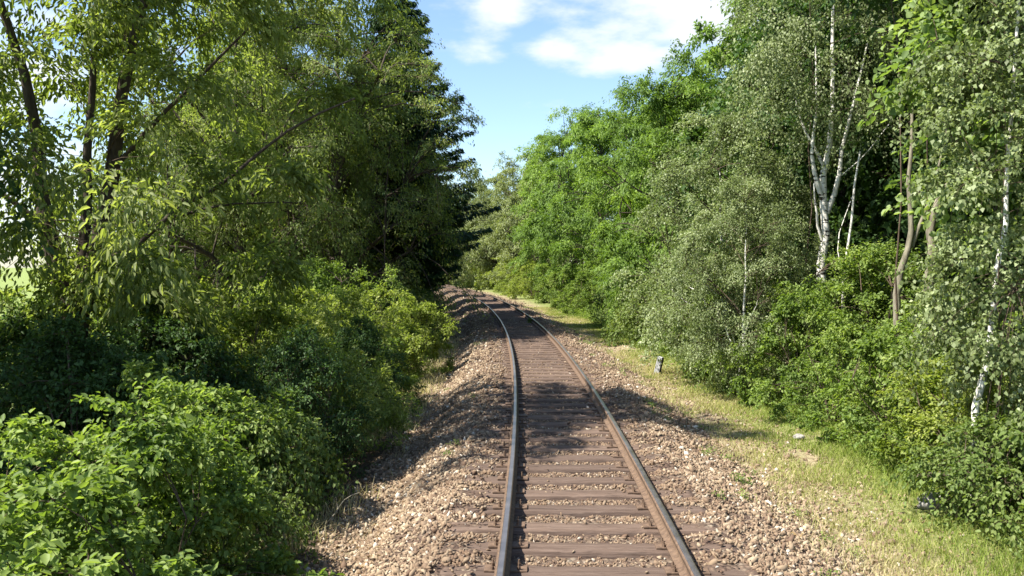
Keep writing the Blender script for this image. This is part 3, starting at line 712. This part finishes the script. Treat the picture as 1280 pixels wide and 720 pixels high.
# ---------------------------------------------------------------- right side bushes
RB = [
 (7.0, 5.6, 'bushB', .75, .6, 'low leafy bush in the bottom right corner nearest the camera'),
 (8.4, 6.6, 'bramble', 1.2, 1.2, 'pale bramble mass against the right edge of the view'),
 (9.3, 5.6, 'bramble', .85, .8, 'low bramble next to the grey boulder'),
 (10.0, 7.2, 'bushA', 1.1, .95, 'tall leafy bush below the slender birch stem at right'),
 (11.2, 6.0, 'bushY', .8, .65, 'yellow green bush above the dark log shape'),
 (12.2, 7.4, 'bushB', 1.15, .95, 'leafy bush below the V forked trunk at right'),
 (13.0, 5.9, 'bushA', .85, .8, 'bright green bush leaning over the verge, left of the dark log'),
 (14.6, 7.4, 'hazel', .6, .48, 'round leafy shrub just left of the pale trunks'),
 (15.2, 5.7, 'bushB', .8, .8, 'leafy bush with a lit front bordering the grassy verge'),
 (17.2, 5.9, 'bushA', .9, 1.0, 'bush bordering the verge below the leafless birch pole'),
 (18.0, 7.6, 'hazel', .75, .7, 'tall shrub at the foot of the white birch'),
 (19.5, 5.8, 'bushB', 1.0, 1.1, 'bush bordering the verge in front of the short pale birch'),
 (22.0, 5.7, 'bushA', 1.0, 1.15, 'leafy bush right behind the short leaning marker post'),
 (24.5, 6.0, 'bushB', 1.1, 1.3, 'broad bush beneath the low grey green birch'),
 (27.5, 5.6, 'bushA', 1.0, 1.0, 'bush left of the low birch where the verge narrows'),
 (31.0, 5.5, 'bramble', 1.4, 1.6, 'wide low bush beyond the marker post by the sandy verge'),
 (35.0, 5.6, 'herb', 2.2, 2.4, 'pale fresh green thicket beside the sandy strip of verge'),
]
for i, (d, x, k, s, sz, lab) in enumerate(RB):
    place('leafy_bush' if k != 'bramble' else 'bramble', T[k], x, d, lab, 'bush', None, s, sz, rz=i*2.3+.4, names=BN)
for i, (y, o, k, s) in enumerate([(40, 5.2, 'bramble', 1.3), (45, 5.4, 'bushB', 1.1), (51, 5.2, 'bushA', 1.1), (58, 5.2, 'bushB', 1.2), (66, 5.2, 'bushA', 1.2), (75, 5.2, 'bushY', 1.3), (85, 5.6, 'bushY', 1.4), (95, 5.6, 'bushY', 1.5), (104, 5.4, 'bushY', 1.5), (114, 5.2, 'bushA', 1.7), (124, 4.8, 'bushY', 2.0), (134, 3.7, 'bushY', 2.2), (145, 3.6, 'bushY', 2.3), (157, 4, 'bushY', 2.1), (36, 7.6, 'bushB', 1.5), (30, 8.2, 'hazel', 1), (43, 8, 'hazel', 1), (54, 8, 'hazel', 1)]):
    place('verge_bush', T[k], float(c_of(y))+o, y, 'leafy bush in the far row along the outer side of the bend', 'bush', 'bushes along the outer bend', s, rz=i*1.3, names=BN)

# ---------------------------------------------------------------- undergrowth and grass
def undergrowth(name, label, region, n, leaf, kind, hmax, asp=.5):
    rs = np.random.default_rng(hash(name) % 1000 if False else len(name))
    (y0, y1), (o0, o1) = region
    nc = n//14
    y = y0 + (y1-y0)*rs.random(nc)**1.4; o = rs.uniform(o0, o1, nc); h = hmax*rs.random(nc)**1.2*(.35+vnoise(o*1.1, y*.8, 21))
    ci = rs.integers(0, nc, n)
    s = rs.random(n)
    P = np.c_[c_of(y[ci])+o[ci]+rs.normal(0, .10, n), y[ci]+rs.normal(0, .10, n), 0*s]
    P[:, 2] = ground_o(P[:, 0]-c_of(P[:, 1]), P[:, 1]) + h[ci]*s
    D = np.c_[rs.normal(0, 1, n), rs.normal(0, 1, n), rs.normal(.2, .4, n)]
    me = leaf_mesh(name, P, D, np.array([0, 0, 1.])+rs.normal(0, .4, P.shape), leaf*rs.uniform(.6, 1.3, n)*np.interp(y[ci], [8, 60], [1, 2]), asp, rs.random(n), rs.random(nc)[ci], LM[kind])
    tag(link(name, me), label, 'undergrowth', None, 'stuff')
undergrowth('nettle_undergrowth', 'dense low leafy undergrowth on the bank left of the track', ((3, 40), (-12, -3.3)), 90000, .06, 'bush', .7)
undergrowth('ivy_undergrowth_cover', 'low leafy ground cover along the foot of the right hand bushes', ((6, 60), (4.3, 9.5)), 90000, .06, 'bush', .5)
def blades(name, label, n, region, dens, h0, h1, w, bias=0):
    rs = np.random.default_rng(len(name)*3)
    (y0, y1), (o0, o1) = region
    y = y0 + (y1-y0)*rs.random(n)**1.7; o = rs.uniform(o0, o1, n)
    k = rs.random(n) < dens(o, y); y, o = y[k], o[k]; n = len(y)
    x = c_of(y)+o; z = np.maximum(ground_o(o, y), np.where(np.abs(o) < 3.05, ballast_z(o, y), -9))
    h = rs.uniform(h0, h1, n)*(.5+vnoise(o*1.5, y*1.5, 31)); wd = w*np.interp(y, [6, 40], [1, 3])
    a = rs.uniform(0, 6.28, n); b = rs.normal(0, .6, (n, 2))
    B = np.c_[x, y, z-.01]; W = np.c_[np.cos(a), np.sin(a), 0*a]*wd[:, None]
    M1 = B + np.c_[b*h[:, None]*.3, h*.6]; Tp = B + np.c_[b*h[:, None]*.9, h*.95]
    V = np.stack([B-W, B+W, M1+W*.7, M1-W*.7, Tp], 1).reshape(-1, 3); i = np.arange(n)*5
    F4 = np.stack([i, i+1, i+2, i+3], -1); F3 = np.stack([i+3, i+2, i+4], -1)
    dry = np.clip(.80-.25*(o-2.6) + .7*(vnoise(o*.8, y*.5, 41)-.5) + bias, .0, 1)
    r = np.clip(dry + rs.normal(0, .15, n), 0, 1)
    me = mesh_from(name, V, [F4, F3], LM['grass'], {'rnd': np.repeat(r, 5), 'clump': np.repeat(r, 5)})
    tag(link(name, me), label, 'grass', None, 'stuff')
blades('verge_grass', 'short dry yellow green grass on the right hand verge', 190000, ((5, 60), (1.9, 5.4)),
       lambda o, y: np.clip((o-2.0)*.8, .05, 1)*(vnoise(o*1.4, y*1.0, 33) > .34-.13*(o-2)), .03, .11, .0035)
blades('tall_verge_grass', 'taller green grass at the foot of the right hand bushes', 45000, ((5, 60), (4.0, 5.8)), lambda o, y: np.clip((o-4.0)*.8, 0, 1), .08, .24, .004, -.1)
blades('left_bank_grass', 'thin dry grass and stems along the left ballast edge', 30000, ((6, 50), (-4.2, -2.5)), lambda o, y: np.clip((-2.4-o)*.9, 0, 1)*(vnoise(o*1.4, y, 34) > .45), .08, .3, .004, -.5)
# sparse weeds on the ballast
def weeds():
    rs = np.random.default_rng(91); m = 110
    y = 6+50*rs.random(m)**1.3; o = np.where(rs.random(m) < .75, rs.uniform(1.5, 2.9, m), rs.uniform(-2.7, -1.5, m)); k = 60
    ci = np.repeat(np.arange(m), k); n = m*k
    P = np.c_[c_of(y[ci])+o[ci]+rs.normal(0, .05, n), y[ci]+rs.normal(0, .05, n), ballast_z(o[ci], y[ci])+rs.random(n)*.09]
    D = np.c_[rs.normal(0, 1, n), rs.normal(0, 1, n), rs.normal(.5, .4, n)]
    me = leaf_mesh('ballast_weeds', P, D, np.array([0, 0, 1.])+rs.normal(0, .4, P.shape), rs.uniform(.02, .05, n), .4, rs.random(n), rs.random(m)[ci], LM['bush'])
    tag(link('ballast_weeds', me), 'scattered small green weeds growing through the ballast shoulders', 'weeds', None, 'stuff')
weeds()

def litter():
    rs = np.random.default_rng(77); n = 9000
    y = 5+30*rs.random(n)**1.5; o = np.where(rs.random(n) < .5, rs.uniform(-3.6, -1.9, n), rs.uniform(1.7, 5.2, n))
    z = np.maximum(ground_o(o, y), np.where((o > -3.1) & (o < 3.0), ballast_z(o, y), -9))
    P = np.c_[c_of(y)+o, y, z+rs.uniform(.005, .03, n)]
    D = np.c_[rs.normal(0, 1, n), rs.normal(0, 1, n), rs.normal(0, .15, n)]
    m = leafmat('dry_leaf', [(0, (.06, .035, .02)), (.5, (.16, .10, .05)), (1, (.36, .27, .13))], .1, .8, .1)
    me = leaf_mesh('leaf_litter', P, D, np.array([0, 0, 1.])+rs.normal(0, .35, P.shape), rs.uniform(.02, .06, n), .5, rs.random(n), rs.random(n), m)
    tag(link('leaf_litter', me), 'brown dry leaves and chips scattered along both track edges', 'leaf litter', None, 'stuff')
litter()
T['shoot'] = plant('shoot', 81, 1.15, .35, .22, .009, 14, .13, 420, .075, .5, env_col, .2, 'bush', nlimb=3, up=.8)
T['dryshoot'] = plant('dryshoot', 82, 1.1, .4, .2, .008, 12, .12, 260, .05, .4, env_col, .3, 'bramble', nlimb=3, up=.9)
for i, (d, px) in enumerate([(8.0, 150), (8.6, 235), (9.4, 262), (11.0, 150), (11.5, 345), (7.6, 95), (12.2, 300), (10.6, 250), (14.5, 360), (17, 455), (20, 485), (13.2, 395)]):
    x = px2x(px, d)
    place('young_shoot', T['shoot' if i % 3 else 'dryshoot'], x, d, 'slim young shoot standing up out of the bushes left of the track', 'shoot', 'young shoots above the left bushes', 1.25+.15*(i % 3), 1.35+.2*(i % 2), rz=i*2.1, names=('stem', 'foliage'))

# ---------------------------------------------------------------- small things
def concrete(name, a, b_):
    m, nt, b = mat(name, .85, .3); t = N(nt, 'ShaderNodeTexCoord'); n = noise(nt, t.outputs['Object'], 9, 6, .65)
    L(nt, ramp(nt, n, [(.3, a), (.65, b_)]), b.inputs['Base Color']); bump(nt, b, n, .4, .008); return m
CW = concrete('whitewashed_concrete', (.26, .26, .26), (.48, .48, .48)); CD = concrete('post_shade_black', (.01, .01, .01), (.035, .033, .03))
mp_ = bpy.data.objects.new('marker_post', None); sc.collection.objects.link(mp_)
xm, ym = px2x(821, 23.2), 23.2
mp_.location = (xm, ym, gz(xm, ym)-.05); mp_.rotation_euler = (0, math.radians(13), math.radians(-32))
tag(mp_, 'short leaning white lineside post, its shaded right side coloured black, on the right verge', 'marker post')
bm = bmesh.new(); box_bm(bm, .15, .13, .56, (0, 0, .26), bev=.012)
for v in bm.verts:
    if v.co.z > .4: v.co.x *= .9
link('post_body', bm_mesh('post_body', bm, CW), mp_)
bm = bmesh.new(); box_bm(bm, .008, .118, .50, (.0775, 0, .27), bev=.002); link('shaded_side_face', bm_mesh('shaded_side_face', bm, CD), mp_)  # black panel puts the shade of the post's right face into colour
def boulder(x, y, s, label, m, name='boulder', seed=1, sq=(1, .8, .65)):
    bm = bmesh.new(); bmesh.ops.create_icosphere(bm, subdivisions=4, radius=1)
    for v in bm.verts:
        p = v.co.copy(); k = 1+.35*(vnoise(p.x*1.4+seed, p.y*1.4+p.z*1.9, 3)-.5)+.12*(vnoise(p.x*5+seed, p.y*5+p.z*4, 4)-.5)
        v.co = Vector((p.x*sq[0], p.y*sq[1], p.z*sq[2]))*float(k)*s
    me = bm_mesh(name, bm, m)
    for p in me.polygons: p.use_smooth = True
    tag(link(name, me, None, (x, y, gz(x, y)+s*sq[2]*.5)), label, 'boulder')
GS = concrete('grey_stone', (.12, .11, .10), (.38, .36, .32))
boulder(px2x(1168, 10), 10, .17, 'rounded grey boulder at the edge of the grassy verge, lower right', GS)
boulder(px2x(1000, 14), 14, .09, 'small pale stone lying in the dry grass of the right verge', GS, seed=4)
lg = wood_obj('dark_log_shape', [trail([(-.45, .2, .12), (-.1, .05, .2), (.25, -.02, .3), (.6, 0, .42)], 8)], [[.0, .11, .13, .13, .12, .12, .11, .0]], BARK, None, 10)  # dark tapered tube, shaped like a tilted log
lg.location = (px2x(1200, 10.8), 10.8, gz(px2x(1200, 10.8), 10.8)); tag(lg, 'dark log shape tilted up among the bushes behind the grey boulder', 'log')
st = wood_obj('dry_stick', [trail([(0, 0, 0), (.12, .02, .12), (.2, .05, .28), (.38, .1, .34)], 7), trail([(.14, .03, .16), (.1, .1, .3)], 4)], [np.linspace(.009, .004, 7), np.linspace(.005, .003, 4)], BARK_L)
st.location = (px2x(405, 9.9), 9.9, gz(px2x(405, 9.9), 9.9)+.1); tag(st, 'thin pale dry stick poking out at the left ballast edge', 'stick')
wd = place('weed_tuft', T['herb'], float(c_of(39))+.62, 39, 'small dark weed tuft growing beside the right rail at the start of the bend', 'weed', s=.2, sz=.22, z=-.22, names=BN)
